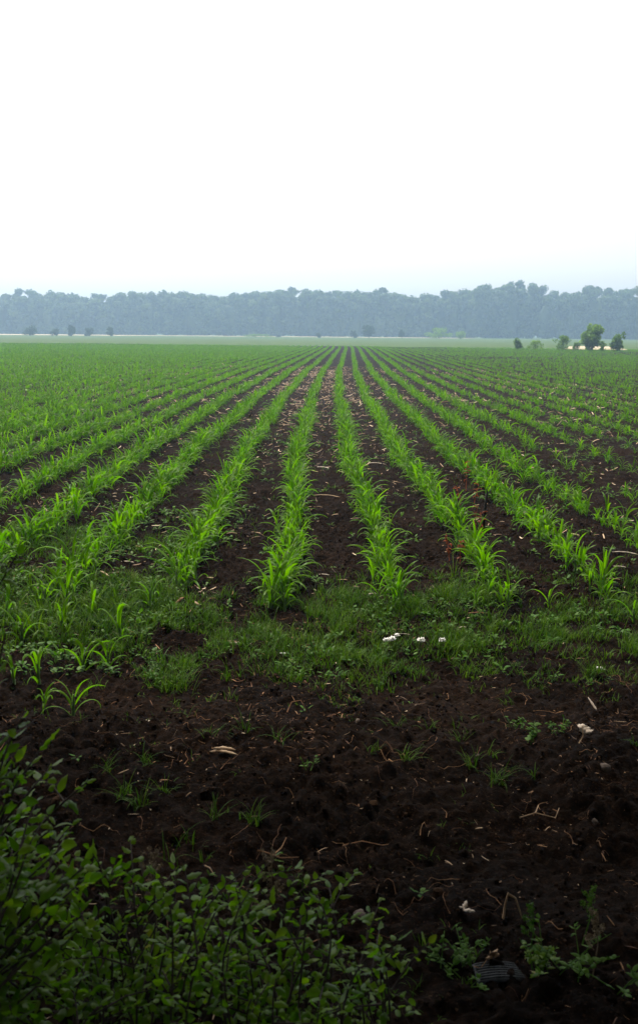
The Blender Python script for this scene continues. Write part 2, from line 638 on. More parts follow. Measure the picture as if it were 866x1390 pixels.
PROTO = [maize_proto(.36, n) for n in (7, 6, 8, 6, 7, 8, 5, 7, 6, 7, 8, 6, 5, 7)]
SOLO = [maize_proto(.24, n) for n in (5, 6, 5)]
used = set()


def plant(protos, x, y, h, ref, label):
    p = random.choice(protos)
    o = p if id(p) not in used else copy_tree(p)
    used.add(id(p))
    z = float(ground_z(x, y)) - .005
    o.location = (x, y, z)
    s = h / ref
    o.scale = (s, s, s)
    o.rotation_euler = (random.gauss(0, .08), random.gauss(0, .08), random.uniform(0, 6.28))
    return tag(o, label, 'maize plant', 'young maize plants')


byrow = {}
for p in sorted(IND, key=lambda p: (p[2], p[1])):
    byrow.setdefault(p[2], []).append(p)
for k, lst in byrow.items():
    for n, (x, y, _k, h) in enumerate(lst, 1):
        pos = 'nearest maize plant' if n == 1 else f'{ordinal(n)} maize plant from the near end'
        plant(PROTO, x, y, h, .36, f'{pos} of {row_name(k)}')

for px, py, h, lab in [
    (100, 972, .25, 'small lone maize plant on bare soil, nearest to the leafy bush'),
    (60, 962, .17, 'thin short maize seedling just left of the nearest lone maize plant'),
    (54, 928, .27, 'lone maize plant with one long arching leaf at the soil edge by the bush'),
    (20, 926, .19, 'small maize seedling between the bush and the long arching maize leaf'),
    (112, 905, .25, 'broad leaved maize plant standing behind the nearest lone maize plant'),
    (148, 906, .22, 'maize plant in the weeds where the grass meets bare soil'),
    (30, 870, .3, 'maize plant rising beside the upper tip of the leafy bush'),
    (85, 858, .3, 'leaning maize plant in the weedy corner left of the grass strip'),
    (165, 868, .31, 'bushy maize plant with upright leaves at the left end of the grass strip'),
    (125, 838, .28, 'maize plant half hidden in weeds behind the upright bushy one'),
    (205, 828, .26, 'maize plant with arching leaves before the second row left of the flowers'),
    (8, 838, .3, 'maize plant at the very left edge above the bush tip'),
    (60, 822, .3, 'maize plant in front of the third row left of the white flowers'),
    (645, 830, .2, 'short pale maize plant in the grass before the rusty dead plants'),
    (745, 822, .2, 'stray maize seedling before the row right of the dark stake'),
    (824, 822, .2, 'lone upright maize seedling near the right end of the grass strip'),
    (860, 842, .24, 'maize seedling at the right edge of the grass strip'),
]:
    p = gp(px, py)
    plant(SOLO, p.x, p.y, h, .24, lab)

# all remaining maize: one mass
A = np.array([(p[0], p[1], p[3]) for p in REST])
mb = MB()
nearm = A[:, 1] < 24
N_ = A[nearm]
mb.add(*maize_leaves(N_[:, 0], N_[:, 1], ground_z(N_[:, 0], N_[:, 1]), N_[:, 2], RNG.uniform(0, 6.28, len(N_)), 7, 6, 3))
N_ = A[~nearm]
mb.add(*maize_leaves(N_[:, 0], N_[:, 1], ground_z(N_[:, 0], N_[:, 1]), N_[:, 2] * 1.05, RNG.uniform(0, 6.28, len(N_)), 5, 3, 2))
tag(mb.build('maize_crop', M['maize']), 'rows of young green maize running away to the far edge of the field', kind='stuff')

# ------------------------------------------------------------------ grass, weeds, straw, crumbs (stuff)
random.seed(102)
RNG = np.random.default_rng(102)
def scatter(n, x0, x1, y0, y1, dens, seed=0):
    x = RNG.uniform(x0, x1, n)
    y = RNG.uniform(y0, y1, n)
    k = RNG.random(n) < dens(x, y)
    return x[k], y[k]


def tuft_blades(x, y, nb, h, spread, wid, elev=(55, 88), droop=(20, 95), nseg=3):
    n = len(x)
    X = np.repeat(x, nb) + RNG.normal(0, spread, n * nb)
    Y = np.repeat(y, nb) + RNG.normal(0, spread, n * nb)
    Hh = np.repeat(np.broadcast_to(h, (n,)), nb) * RNG.uniform(.5, 1.2, n * nb)
    Z = ground_z(X, Y) - .004
    return blades(np.stack([X, Y, Z], 1), RNG.uniform(0, 6.28, n * nb), np.radians(RNG.uniform(*elev, n * nb)), Hh,
                  wid * RNG.uniform(.7, 1.3, n * nb), np.radians(RNG.uniform(*droop, n * nb)), nseg, 'grass')


def strip_density(x, y):
    n = vnoise(x, y, .34, 71) + vnoise(x, y, .13, 72)
    edge0 = 4.8 + .5 * vnoise(x, x * 0, .7, 43) + .3 * vnoise(x, y, .22, 62) - .25 * np.exp(-((x + .1) / .6) ** 2)
    band = 1 / (1 + np.exp(-(y - edge0) / .17)) / (1 + np.exp((y - 6.25 - .5 * vnoise(x, y, .4, 63)) / .2))
    return np.clip(band * (.68 + n * 2.3), 0, 1)


mb = MB()
x, y = scatter(9500, -2.6, 3.0, 4.3, 6.8, strip_density)
mb.add(*tuft_blades(x, y, 10, (.035 + .07 * RNG.random(len(x))) * (1 + 1.3 * np.clip(vnoise(x, y, .3, 61), -.4, .5)), .022, .0045))
x, y = scatter(6000, -3.2, -.9, 4.5, 8.5, lambda x, y: np.clip(.25 + vnoise(x, y, .4, 44) * 1.2, 0, 1) * (y > 4.6 - x * .05))
mb.add(*tuft_blades(x, y, 7, RNG.uniform(.04, .11, len(x)), .02, .005))
x, y = scatter(420, -2.4, 2.8, 4.5, 6.6, strip_density)
mb.add(*tuft_blades(x, y, 9, RNG.uniform(.08, .19, len(x)), .02, .006, nseg=5))
x, y = scatter(330, -3.0, -.95, 4.55, 6.3, lambda x, y: np.clip(.55 + vnoise(x, y, .4, 66) * 1.5, 0, 1) * (y > 4.9 + (x + 2) * .35))
mb.add(*tuft_blades(x, y, 6, RNG.uniform(.1, .24, len(x)), .015, .012, (60, 88), (30, 120), 6))
# thin grass between the rows
def between(x, y):
    n = vnoise(x, y, .5, 45) + vnoise(x, y, .16, 46)
    return np.clip(.1 + n * .8 + .12 * (x < -.6), 0, 1)
x, y = scatter(9000, -7, 7, 6.1, 20, between)
mb.add(*tuft_blades(x, y, 5, RNG.uniform(.025, .08, len(x)), .02, .006))
# sparse sprigs on the bare soil
x, y = scatter(1500, -1.8, 2.2, 2.1, 4.9, lambda x, y: np.clip((vnoise(x, y, .35, 47) - .08) * 1.6 + .4 * np.exp((y - 4.9) / .4), 0, 1))
mb.add(*tuft_blades(x, y, 5, RNG.uniform(.02, .06, len(x)), .015, .0035, (35, 85)))
tag(mb.build('grass', M['grass']), 'short uneven green grass along the headland and between the rows', kind='stuff')


def rosettes(x, y, nl, size, elev=(15, 65)):
    n = len(x)
    X = np.repeat(x, nl)
    Y = np.repeat(y, nl)
    S = np.repeat(np.broadcast_to(size, (n,)), nl) * RNG.uniform(.6, 1.25, n * nl)
    az = RNG.uniform(0, 6.28, n * nl)
    zz = ground_z(X, Y) + S * RNG.uniform(.1, 1.0, n * nl)
    off = S * RNG.uniform(.05, .5, n * nl)
    B = np.stack([X + np.cos(az) * off, Y + np.sin(az) * off, zz], 1)
    return blades(B, az, np.radians(RNG.uniform(*elev, n * nl)), S, S * RNG.uniform(.35, .6, n * nl), np.radians(RNG.uniform(20, 90, n * nl)), 3, 'leaf', R(15), None, 3)


mb = MB()
x, y = scatter(2600, -2.8, 3.1, 4.4, 6.9, lambda x, y: strip_density(x, y) * .6)
mb.add(*rosettes(x, y, 7, RNG.uniform(.018, .04, len(x))))
x, y = scatter(1500, -3.4, -.7, 4.6, 9, lambda x, y: np.clip(.35 + vnoise(x, y, .4, 48), 0, 1))
mb.add(*rosettes(x, y, 7, RNG.uniform(.02, .05, len(x))))
x, y = scatter(11000, -7, 8.5, 6.2, 24, lambda x, y: np.clip(.2 + vnoise(x, y, .45, 49) * 1.1, 0, 1))
mb.add(*rosettes(x, y, 7, RNG.uniform(.018, .045, len(x))))
x, y = scatter(420, -1.9, 2.2, 2.1, 4.8, lambda x, y: np.clip((vnoise(x, y, .4, 50) - .12) * 1.8, 0, 1))
mb.add(*rosettes(x, y, 6, RNG.uniform(.012, .03, len(x))))
tag(mb.build('weeds', M['weed']), 'small broad leaved weeds scattered through grass and maize rows', kind='stuff')

# straw litter
mb = MB()
def rowphase(x, y):
    ph = (x - row_x(0, y)) / SP
    return np.abs(ph - np.round(ph))       # 0 on a row, .5 half-way
def straw(x, y, l, w):
    n = len(x)
    return blades(np.stack([x, y, ground_z(x, y) + RNG.uniform(.004, .02, n)], 1), RNG.uniform(0, 6.28, n), np.radians(RNG.normal(4, 14, n)), l, w,
                  np.radians(RNG.normal(10, 25, n)), 4, 'strap', R(28), RNG.normal(0, .5, n), 3)
x, y = scatter(34000, -8, 9, 6.2, 50, lambda x, y: (rowphase(x, y) > .2) * np.clip(.3 + vnoise(x, y, 1.1, 51) * 1.5 + .35 * (np.abs(x + .05) < 1.1), 0.03, 1) * (np.abs(x) < half_width(y)))
k = np.clip(y / 14, .8, 1.6)
mb.add(*straw(x, y, (.025 + .13 * RNG.random(len(x)) ** 2) * k, RNG.uniform(.006, .02, len(x)) * k))
x, y = scatter(2300, -2.2, 2.7, 2.0, 6.3, lambda x, y: np.clip(.3 + vnoise(x, y, .45, 52) * 2.2, 0, 1))
mb.add(*straw(x, y, .005 + .05 * RNG.random(len(x)) ** 3, RNG.uniform(.001, .005, len(x))))
tag(mb.build('straw_litter', M['straw']), 'dry straw and husk bits littering the soil between the rows', kind='stuff')

# rootlets lying on the soil
mb = MB()
for _ in range(230):
    x0, y0 = random.uniform(-1.4, 1.7), random.uniform(2.3, 4.7)
    a = random.uniform(0, 6.28)
    L = random.uniform(.03, .15)
    path = []
    for j in range(6):
        path.append((x0, y0, float(ground_z(x0, y0)) + .006 + random.uniform(0, .012)))
        a += random.gauss(0, .5)
        x0 += math.cos(a) * L / 5
        y0 += math.sin(a) * L / 5
    mb.add(*tube(path, random.uniform(.0007, .0017), .0005, 4))
x, y = scatter(8000, -2.2, 2.7, 2.0, 6.3, lambda x, y: np.clip(.3 + vnoise(x, y, .4, 64) * 1.8, 0, 1))
mb.add(*straw(x, y, .004 + .05 * RNG.random(len(x)) ** 3, RNG.uniform(.001, .005, len(x))))
tag(mb.build('root_litter', M['rootfibre']), 'thin reddish brown dry rootlets lying on the bare soil', kind='stuff')

# soil crumbs and clods
x, y = scatter(26000, -2.6, 3.0, 1.9, 9, lambda x, y: np.clip(.55 + vnoise(x, y, .5, 53) * 1.2, .05, 1))
rr = RNG.uniform(.0022, .0085, len(x)) * np.where(RNG.random(len(x)) < .04, 2.3, 1)
mb = MB()
mb.add(*lumps(np.stack([x, y, ground_z(x, y) + rr * .25], 1), rr, 2, .22))
tag(mb.build('dirt_crumbs', M['clod'], smooth=False), 'dark crumbs and clods of soil on the ploughed ground', kind='stuff')

# ------------------------------------------------------------------ single grass tufts on the bare soil
random.seed(103)
RNG = np.random.default_rng(103)
def tuft(px, py, h, nb, label, wid=.0042, spread=.015, elev=(40, 88), droop=(25, 100), mat='grass', name='grass_tuft', cat='grass tuft', group='grass tufts on the bare soil'):
    p = gp(px, py)
    r = empty(name, (p.x, p.y, float(ground_z(p.x, p.y)) - .004), label, cat, group)
    hh = h * RNG.uniform(.5, 1.15, nb)
    off = RNG.normal(0, spread, (nb, 2))
    v, q = blades(np.column_stack([off, np.zeros(nb)]), RNG.uniform(0, 6.28, nb), np.radians(RNG.uniform(*elev, nb)), hh, wid * RNG.uniform(.7, 1.3, nb),
                  np.radians(RNG.uniform(*droop, nb)), 5, 'grass', R(20), None, 3)
    m = MB()
    m.add(v, q)
    m.build('blades', M[mat], r)
    return r


for a in [
    (190, 985, .11, 6, 'thin upright grass tuft just right of the nearest lone maize plant'),
    (255, 975, .08, 9, 'small grass tuft in the soil below the grass strip edge'),
    (330, 1010, .12, 14, 'grass tuft of upright blades above the long tan husk'),
    (380, 1020, .12, 12, 'narrow grass tuft right of the long tan husk, nearer the field'),
    (285, 1010, .08, 14, 'low pale weedy grass tuft left of the long tan husk', ),
    (200, 1042, .1, 16, 'grass tuft behind the wide grassy patch near the bush'),
    (146, 1050, .1, 12, 'grass tuft nearest the leafy bush on dark soil'),
    (167, 1078, .12, 26, 'thick grass tuft at the left end of the grassy soil patch'),
    (192, 1085, .12, 24, 'grass tuft in the middle of the grassy soil patch'),
    (222, 1070, .1, 26, 'spreading grass tuft at the right end of the grassy soil patch'),
    (290, 1100, .11, 14, 'upright grass tuft below the long tan husk'),
    (345, 1110, .11, 26, 'wide sprawling grass tuft right of the upright one below the husk'),
    (258, 1128, .08, 6, 'sparse grass tuft on dark soil above the bush top'),
    (232, 1148, .16, 5, 'long arching grass blades on dark soil just behind the bush'),
    (282, 1150, .06, 6, 'tiny grass tuft behind the seed stalk of the bush'),
    (508, 1022, .06, 16, 'tiny dense grass tuft right of centre on the bare soil'),
    (553, 1030, .11, 20, 'grass tuft with seedling blades beside the tiny dense one'),
    (536, 990, .1, 10, 'slim grass tuft under the grass strip below the white flowers'),
    (583, 992, .09, 9, 'slim grass tuft right of the one below the white flowers'),
    (623, 998, .09, 16, 'grass tuft on soil left of the pale husk, closest to the grass strip'),
    (640, 1032, .1, 18, 'sprawling grass tuft between the grass strip and the bright starry one'),
    (668, 1022, .09, 8, 'leaning grass tuft just above the bright starry one'),
    (679, 1056, .12, 26, 'bright starry grass tuft alone on the dark soil'),
    (724, 1050, .08, 8, 'thin dim grass tuft right of the bright starry one'),
    (862, 1026, .07, 12, 'small grass tuft at the right edge level with the tan stone'),
    (800, 918, .12, 30, 'dense grass tuft beside the white scrap near the right edge'),
]:
    tuft(*a)


def weed(px, py, h, nst, leaf, label, group, mat='weed', spread=.04, name='weed', y=None):
    p = gp(px, py)
    r = empty(name, (p.x, p.y, float(ground_z(p.x, p.y)) - .004), label, 'weed', group)
    for s in range(nst):
        a = random.uniform(0, 6.28)
        b = Vector((random.gauss(0, spread * .4), random.gauss(0, spread * .4), 0))
        tip = b + Vector((math.cos(a) * spread * random.uniform(.3, 1.4), math.sin(a) * spread * random.uniform(.3, 1.4), h * random.uniform(.65, 1.1)))
        mid = (b + tip) / 2 + Vector((0, 0, h * .1))
        pts = [b, mid, tip]
        m = MB()
        m.add(*tube(pts, .0022, .001, 5))
        st = m.build('stem', M['weed'], r)
        nl = max(5, int(h / leaf * 2.6))
        t = RNG.uniform(.15, 1.0, nl)
        B = np.array([tuple(b.lerp(tip, tt) + Vector((0, 0, h * .1 * math.sin(math.pi * tt)))) for tt in t])
        m = MB()
        m.add(*blades(B, RNG.uniform(0, 6.28, nl), np.radians(RNG.uniform(5, 65, nl)), leaf * RNG.uniform(.6, 1.2, nl) * (1.15 - .5 * t), leaf * RNG.uniform(.35, .55, nl),
                      np.radians(RNG.uniform(10, 80, nl)), 4, 'leaf', R(18), RNG.normal(0, .3, nl), 3))
        m.build('leaves', M[mat], st)
    return r


weed(723, 1006, .1, 4, .04, 'leafy green weed beside the pale curled husk on bare soil', 'weeds on the bare soil')
weed(752, 1002, .07, 6, .022, 'low pale weed touching the pale curled husk', 'weeds on the bare soil')
weed(212, 905, .09, 6, .025, 'pale leaved weed at the left edge of the grass strip', 'weeds on the bare soil')
weed(700, 985, .06, 4, .022, 'small weed behind the leafy weed near the pale husk', 'weeds on the bare soil')
weed(420, 1050, .05, 4, .02, 'tiny weed alone on the soil below the grass strip', 'weeds on the bare soil')
weed(604, 1288, .075, 6, .022, 'left spike of the leafy weed clump left of the grey ribbed slab', 'weeds along the bottom', spread=.05)
weed(632, 1294, .07, 12, .022, 'bushy green weed clump just left of the grey ribbed slab', 'weeds along the bottom', spread=.07)
weed(732, 1300, .1, 9, .03, 'yellowish leafy weed rising behind the grey ribbed slab', 'weeds along the bottom', 'bush', .08)
weed(770, 1300, .09, 10, .03, 'feathery green weed right of the grey ribbed slab', 'weeds along the bottom', spread=.09)
weed(850, 1322, .08, 7, .03, 'dark green weed in the bottom corner of the soil', 'weeds along the bottom', spread=.1)


def seed_stalk(px, py, y, h, label, branches=7, green=False):
    p = gp(px, py) if y is None else at(px, py, y)
    z = float(ground_z(p.x, p.y))
    r = empty('weed_stalk', (p.x, p.y, z - .01), label, 'weed', 'tall thin weed stalks')
    top = Vector((random.uniform(-.03, .03), random.uniform(-.02, .02), h))
    mat = M['weed'] if green else M['oldstem']
    m = MB()
    m.add(*tube([(0, 0, 0), tuple(top * .5 + Vector((.01, 0, 0))), tuple(top)], .0026, .0012, 5))
    st = m.build('stem', mat, r)
    smat = M['weed'] if green else M['seed']
    def head(pts, parent):
        pts = np.repeat(np.array(pts), 4, 0) + RNG.normal(0, .0035, (len(pts) * 4, 3))
        m = MB()
        m.add(*cards(pts, RNG.normal(0, 1, (len(pts), 3)), .0045))
        m.build('seed_head', smat, parent)
    for b in range(branches):
        t = .45 + .5 * b / branches
        a = random.uniform(0, 6.28)
        o = top * t
        e = o + Vector((math.cos(a) * .05, math.sin(a) * .05, .07)) * (1.1 - t * .5) * h * 2.6
        m = MB()
        m.add(*tube([tuple(o), tuple((o + e) / 2 + Vector((0, 0, -.004))), tuple(e)], .0012, .0007, 4))
        sd_ = m.build('side_stem', mat, r)
        head([tuple(o.lerp(e, s)) for s in np.linspace(.45, 1, 9)], sd_)
    head([tuple(top * s) for s in np.linspace(.6, 1, 18)], st)
    return r


seed_stalk(356, 1250, 2.35, .42, 'brown seed stalk standing up through the right part of the low bush')
seed_stalk(195, 1240, 2.4, .33, 'brown seed stalk behind the low bush near its leafy sprig', 5)
seed_stalk(212, 1245, 2.5, .28, 'short brown seed stalk just right of the leafy sprig of the bush', 5)
seed_stalk(805, 1300, None, .22, 'dry brown branching weed stalk at the bottom right of the soil', 6)
seed_stalk(790, 1262, None, .2, 'thin green branching weed stalk behind the feathery weed', 6, True)
seed_stalk(717, 1275, None, .2, 'thin green weed stalk rising straight behind the grey slab', 3, True)
seed_stalk(705, 830, None, .1, 'thin stalk in the grass strip near the right end', 3, True)

# ------------------------------------------------------------------ single bits lying on the soil
random.seed(104)
RNG = np.random.default_rng(104)
def husk(name, px, py, L, w, az, label, cat, mat='husk', elev=8, droop=25, fold=30, lift=.012, nseg=8, prof='leaf', roll=0.0, group='dry husks and straws on the soil', layers=1):
    p = gp(px, py)
    m = MB()
    for l in range(layers):
        v, q = blades([(-math.cos(R(az)) * L / 2, -math.sin(R(az)) * L / 2, lift + l * .006)], R(az) + l * .22, R(elev + 6 * l), L * (1 - .15 * l), w, R(droop + 12 * l), nseg, prof, R(fold), roll + l * .3, 3, .25)
        m.add(v, q)
    o = m.build(name, M[mat])
    sol = o.modifiers.new('thick', 'SOLIDIFY')
    sol.thickness = .0016
    o.location = (p.x, p.y, float(ground_z(p.x, p.y)))
    return tag(o, label, cat, group)


husk('dry_husk', 307, 1036, .11, .022, -20, 'long tan dry husk on the dark soil left of centre', 'dry husk', layers=2)
husk('dry_husk', 297, 1028, .08, .014, 15, 'thin tan leaf sheath resting behind the long tan husk', 'dry husk')
husk('dry_husk', 796, 1001, .07, .045, 10, 'broad pale curled husk on soil beside the leafy weed', 'dry husk', 'palehusk', layers=3, fold=38)
husk('pale_sliver', 802, 962, .075, .012, 115, 'white sliver standing tilted on the soil near the right edge', 'husk sliver', 'palehusk', 35, 5, 10)
husk('white_scrap', 815, 906, .055, .03, 10, 'white scrap lying beside the dense grass tuft near the right edge', 'scrap', 'white', layers=2)
husk('dry_husk', 205, 983, .06, .02, -35, 'pale brown husk on soil below the left grass edge', 'dry husk', 'palehusk')
husk('dry_husk', 268, 826, .05, .028, 120, 'short tan husk in front of the second row left of the flowers', 'dry husk', 'husk', 25, layers=2)
husk('dry_husk', 245, 825, .09, .03, 60, 'dark brown dead leaf beside the short tan husk at the grass edge', 'dry husk', 'rootfibre', 40, 60)
husk('straw_piece', 325, 872, .17, .008, 5, 'long pale straw lying across the left of the grass strip', 'straw', 'palehusk', prof='strap')
husk('straw_piece', 318, 868, .11, .008, -8, 'shorter straw crossing the long pale straw in the grass', 'straw', 'husk', prof='strap')
husk('straw_piece', 384, 889, .035, .012, 10, 'small white straw bit near the middle of the grass strip', 'straw', 'white', prof='strap')
husk('straw_piece', 548, 862, .08, .006, 0, 'thin straw lying behind the white flowers', 'straw', 'palehusk', prof='strap')
husk('straw_piece', 627, 856, .05, .008, 20, 'short straw in the grass right of the white flowers', 'straw', 'palehusk', prof='strap')
husk('straw_piece', 345, 722, .16, .016, 4, 'stout straw between the first two rows left of the flowers', 'straw', prof='strap')
husk('straw_piece', 160, 752, .16, .018, 28, 'stout straw between the left maize rows', 'straw', prof='strap')
husk('straw_piece', 174, 766, .1, .014, -6, 'short straw in front of the stout straw between the left rows', 'straw', 'palehusk', prof='strap')
husk('straw_piece', 190, 746, .08, .016, -30, 'broad straw right of the stout straw between the left rows', 'straw', 'husk', prof='strap')
husk('straw_piece', 848, 756, .2, .014, -14, 'long straw at the right edge between sparse maize plants', 'straw', 'palehusk', prof='strap')
husk('straw_piece', 840, 779, .09, .012, -8, 'short pale straw just nearer than the long one at the right edge', 'straw', 'palehusk', prof='strap')
husk('straw_piece', 830, 793, .14, .01, 3, 'thin dark straw nearest the right edge before the sparse plants', 'straw', prof='strap')
husk('straw_piece', 694, 667, .2, .016, 48, 'slanting straw on bare soil behind the dark stake', 'straw', 'palehusk', prof='strap')
husk('dry_husk', 713, 697, .09, .035, 70, 'pale husk on bare soil right of the dark stake', 'dry husk', 'palehusk', layers=2)
husk('straw_piece', 445, 676, .3, .018, -12, 'longest straw lying across the bare strip left of the white flowers row', 'straw', prof='strap')
husk('straw_piece', 440, 634, .2, .022, -25, 'straw near the middle of the central bare strip', 'straw', 'palehusk', prof='strap')
husk('straw_piece', 512, 629, .25, .016, -15, 'straw crossing the bare strip right of the central rows', 'straw', 'palehusk', prof='strap')
husk('straw_piece', 586, 654, .12, .025, 85, 'short pale straw pointing away left of the rusty plants', 'straw', 'palehusk', prof='strap')
husk('straw_piece', 440, 781, .08, .012, 0, 'small straw between the two central rows at their near end', 'straw', 'palehusk', prof='strap')
husk('straw_piece', 505, 812, .06, .02, 30, 'pale bit of straw right of the near end of the flowers row', 'straw', 'palehusk', prof='strap')
husk('straw_piece', 648, 838, .12, .014, 8, 'brown straw at the back of the grass strip below the rusty plants', 'straw', 'rootfibre', prof='strap')


# crumpled white leaf scrap
def crumple(name, px, py, size, label, cat, mat):
    p = gp(px, py)
    m = MB()
    for k in range(5):
        a = random.uniform(0, 6.28)
        m.add(*blades([(random.gauss(0, size * .15), random.gauss(0, size * .15), .01)], a, R(random.uniform(10, 75)), size * random.uniform(.6, 1.1), size * .45, R(random.uniform(-30, 100)), 5, 'leaf', R(30), random.gauss(0, .5), 3, .4))
    o = m.build(name, M[mat])
    o.modifiers.new('thick', 'SOLIDIFY').thickness = .0015
    o.location = (p.x, p.y, float(ground_z(p.x, p.y)))
    return tag(o, label, cat)


crumple('withered_leaf', 630, 1222, .036, 'crumpled whitish withered leaf on the darkest soil', 'leaf', 'palehusk')
crumple('yellow_leaf', 668, 1288, .035, 'small yellowish leaf lying behind the grey ribbed slab', 'leaf', 'straw')


def stone(px, py, r, label, mat='stone'):
    p = gp(px, py)
    v, q = lumps([(0, 0, 0)], [r], 3, .16)
    m = MB()
    m.add(v, q)
    o = m.build('stone', M[mat])
    o.location = (p.x, p.y, float(ground_z(p.x, p.y)) + r * .15)
    return tag(o, label, 'stone', 'stones on the bare soil')


stone(488, 1236, .022, 'round greyish stone beside the right end of the low bush')
stone(820, 1050, .022, 'tan stone on the soil near the right edge')
stone(485, 982, .014, 'small dark stone just below the grass strip')
stone(648, 1022, .01, 'tiny pale stone beside the sprawling grass tuft')
stone(808, 1098, .012, 'small brownish stone below the tan one at right')


def twig(px, py, paths, label, mat='rootfibre', r=.003):
    p = gp(px, py)
    o = None
    m = MB()
    for path in paths:
        m.add(*tube(path, r, r * .5, 6))
    o = m.build('dry_twig', M[mat])
    o.location = (p.x, p.y, float(ground_z(p.x, p.y)))
    return tag(o, label, 'twig', 'dry twigs on the bare soil')


twig(690, 1222, [[(-.015, 0, .0), (-.008, .01, .045), (.0, .01, .085), (-.004, .0, .12)][:3], [(.0, .01, .08), (.022, .005, .07), (.036, -.01, .03), (.04, -.02, .01)]], 'forked tan twig like a bent hook on the darkest soil', 'husk', .004)
twig(370, 1145, [[(-.05, 0, .01), (-.02, -.03, .02), (.03, -.05, .012), (.09, -.04, .01)], [(.0, -.045, .015), (.03, .0, .02), (.045, .05, .03)]], 'curly branched twig behind the seed stalk on dark soil')
twig(285, 1172, [[(-.02, .03, .01), (0, 0, .02), (.02, -.03, .008)]], 'short bent twig just behind the low bush', 'husk')
twig(785, 1015, [[(0, 0, 0), (.02, .01, .03), (.015, .02, .07)]], 'upright broken twig next to the pale curled husk', 'husk', .0025)
twig(405, 978, [[(-.05, 0, .01), (-.03, .02, .05), (.01, .03, .055), (.04, 0, .01)]], 'looped root arching out of the soil below the grass strip', 'rootfibre', .003)
twig(500, 1120, [[(-.09, 0, .006), (-.02, .02, .012), (.05, .0, .008), (.1, .02, .006)]], 'straight thin twig lying flat on the dark soil at centre', 'rootfibre', .0025)
twig(735, 1092, [[(-.08, 0, .006), (-.02, .01, .02), (.05, -.01, .012), (.07, .02, .035)], [(-.02, .01, .02), (.0, .05, .03)]], 'tangled tan twig below the bright starry grass tuft', 'husk', .0025)


# white flowers in the grass
def white_flower(px, py, r, label):
    p = gp(px, py)
    z = float(ground_z(p.x, p.y))
    o = empty('white_flower', (p.x, p.y, z), label, 'flower', 'white flowers in the grass strip')
    m = MB()
    m.add(*tube([(0, 0, -.01), (.003, .002, .02), (0, 0, .045)], .0022, .0016, 5))
    m.build('stem', M['weed'], o)
    n = 46
    d = RNG.normal(0, 1, (n, 3))
    d /= np.linalg.norm(d, axis=1, keepdims=True)
    d[:, 2] = np.abs(d[:, 2]) * .9 - .25
    m = MB()
    c = np.array([0, 0, .048 + r * .3])
    m.add(*blades(c + d * r * .35, np.arctan2(d[:, 1], d[:, 0]), np.arcsin(np.clip(d[:, 2], -1, 1)), r * RNG.uniform(.6, .85, n), r * .5, RNG.uniform(-.5, .9, n), 3, 'leaf', R(18), None, 3))
    v, q = lumps([c], [r * .55], 4, .05, (1, 1, .9))
    m.add(v, q)
    m.build('blossom', M['white'], o)


white_flower(523.6, 878, .018, 'leftmost white flower head of the pair at the left')
white_flower(531.5, 878, .023, 'largest white flower head of the left group, with a brown spot')
white_flower(538.5, 871, .016, 'white flower head just behind the left pair')
white_flower(571, 876, .022, 'middle white flower head standing apart between the groups')
white_flower(599.5, 878, .019, 'single white flower head furthest right in the grass')

# dark stake and rusty dead plants
p = gp(655, 724)
o = empty('wooden_stake', (p.x, p.y, float(ground_z(p.x, p.y)) - .05), 'dark thin wooden stake stuck upright among rusty dead plants', 'stake')
m = MB()
m.add(*tube([(0, 0, 0), (.004, 0, .12), (.012, 0, .28), (.022, 0, .41)], .014, .011, 8))
m.build('shaft', M['stakewood'], o)
m = MB()
m.add(*tube([(.022, 0, .405), (.030, 0, .43), (.018, .004, .455)], .012, .004, 6))
m.build('splintered_tip', M['stakewood'], o)


def rusty(px, py, h, label):
    p = gp(px, py)
    o = empty('withered_plant', (p.x, p.y, float(ground_z(p.x, p.y)) - .01), label, 'dead plant', 'rusty dead plants by the stake')
    h *= 1.3
    lean = random.uniform(-.05, .05)
    m = MB()
    m.add(*tube([(0, 0, 0), (lean * .4, 0, h * .5), (lean, 0, h)], .004, .002, 5))
    m.build('stem', M['rust'], o)
    n = 15
    t = RNG.uniform(.35, 1, n)
    B = np.stack([lean * t, 0 * t, h * t], 1)
    m = MB()
    m.add(*blades(B, RNG.uniform(0, 6.28, n), np.radians(RNG.uniform(20, 80, n)), RNG.uniform(.035, .075, n), RNG.uniform(.01, .02, n), np.radians(RNG.uniform(100, 190, n)), 5, 'leaf', R(35), RNG.normal(0, .6, n), 3, .4))
    m.build('dead_leaves', M['rust'], o)


rusty(651, 738, .2, 'brightest rusty dead plant at the foot of the dark stake')
rusty(643, 722, .2, 'rusty dead plant just left of the dark stake, behind the brightest')
rusty(632, 668, .27, 'tall rusty dead plant furthest behind the stake')
rusty(625, 686, .15, 'small rusty dead plant left of and behind the dark stake')
rusty(643, 684, .17, 'rusty dead plant directly behind the top of the dark stake')
rusty(610, 762, .16, 'rusty dead plant nearest the camera, furthest left')
rusty(624, 768, .14, 'low rusty dead plant in front of the brightest one')

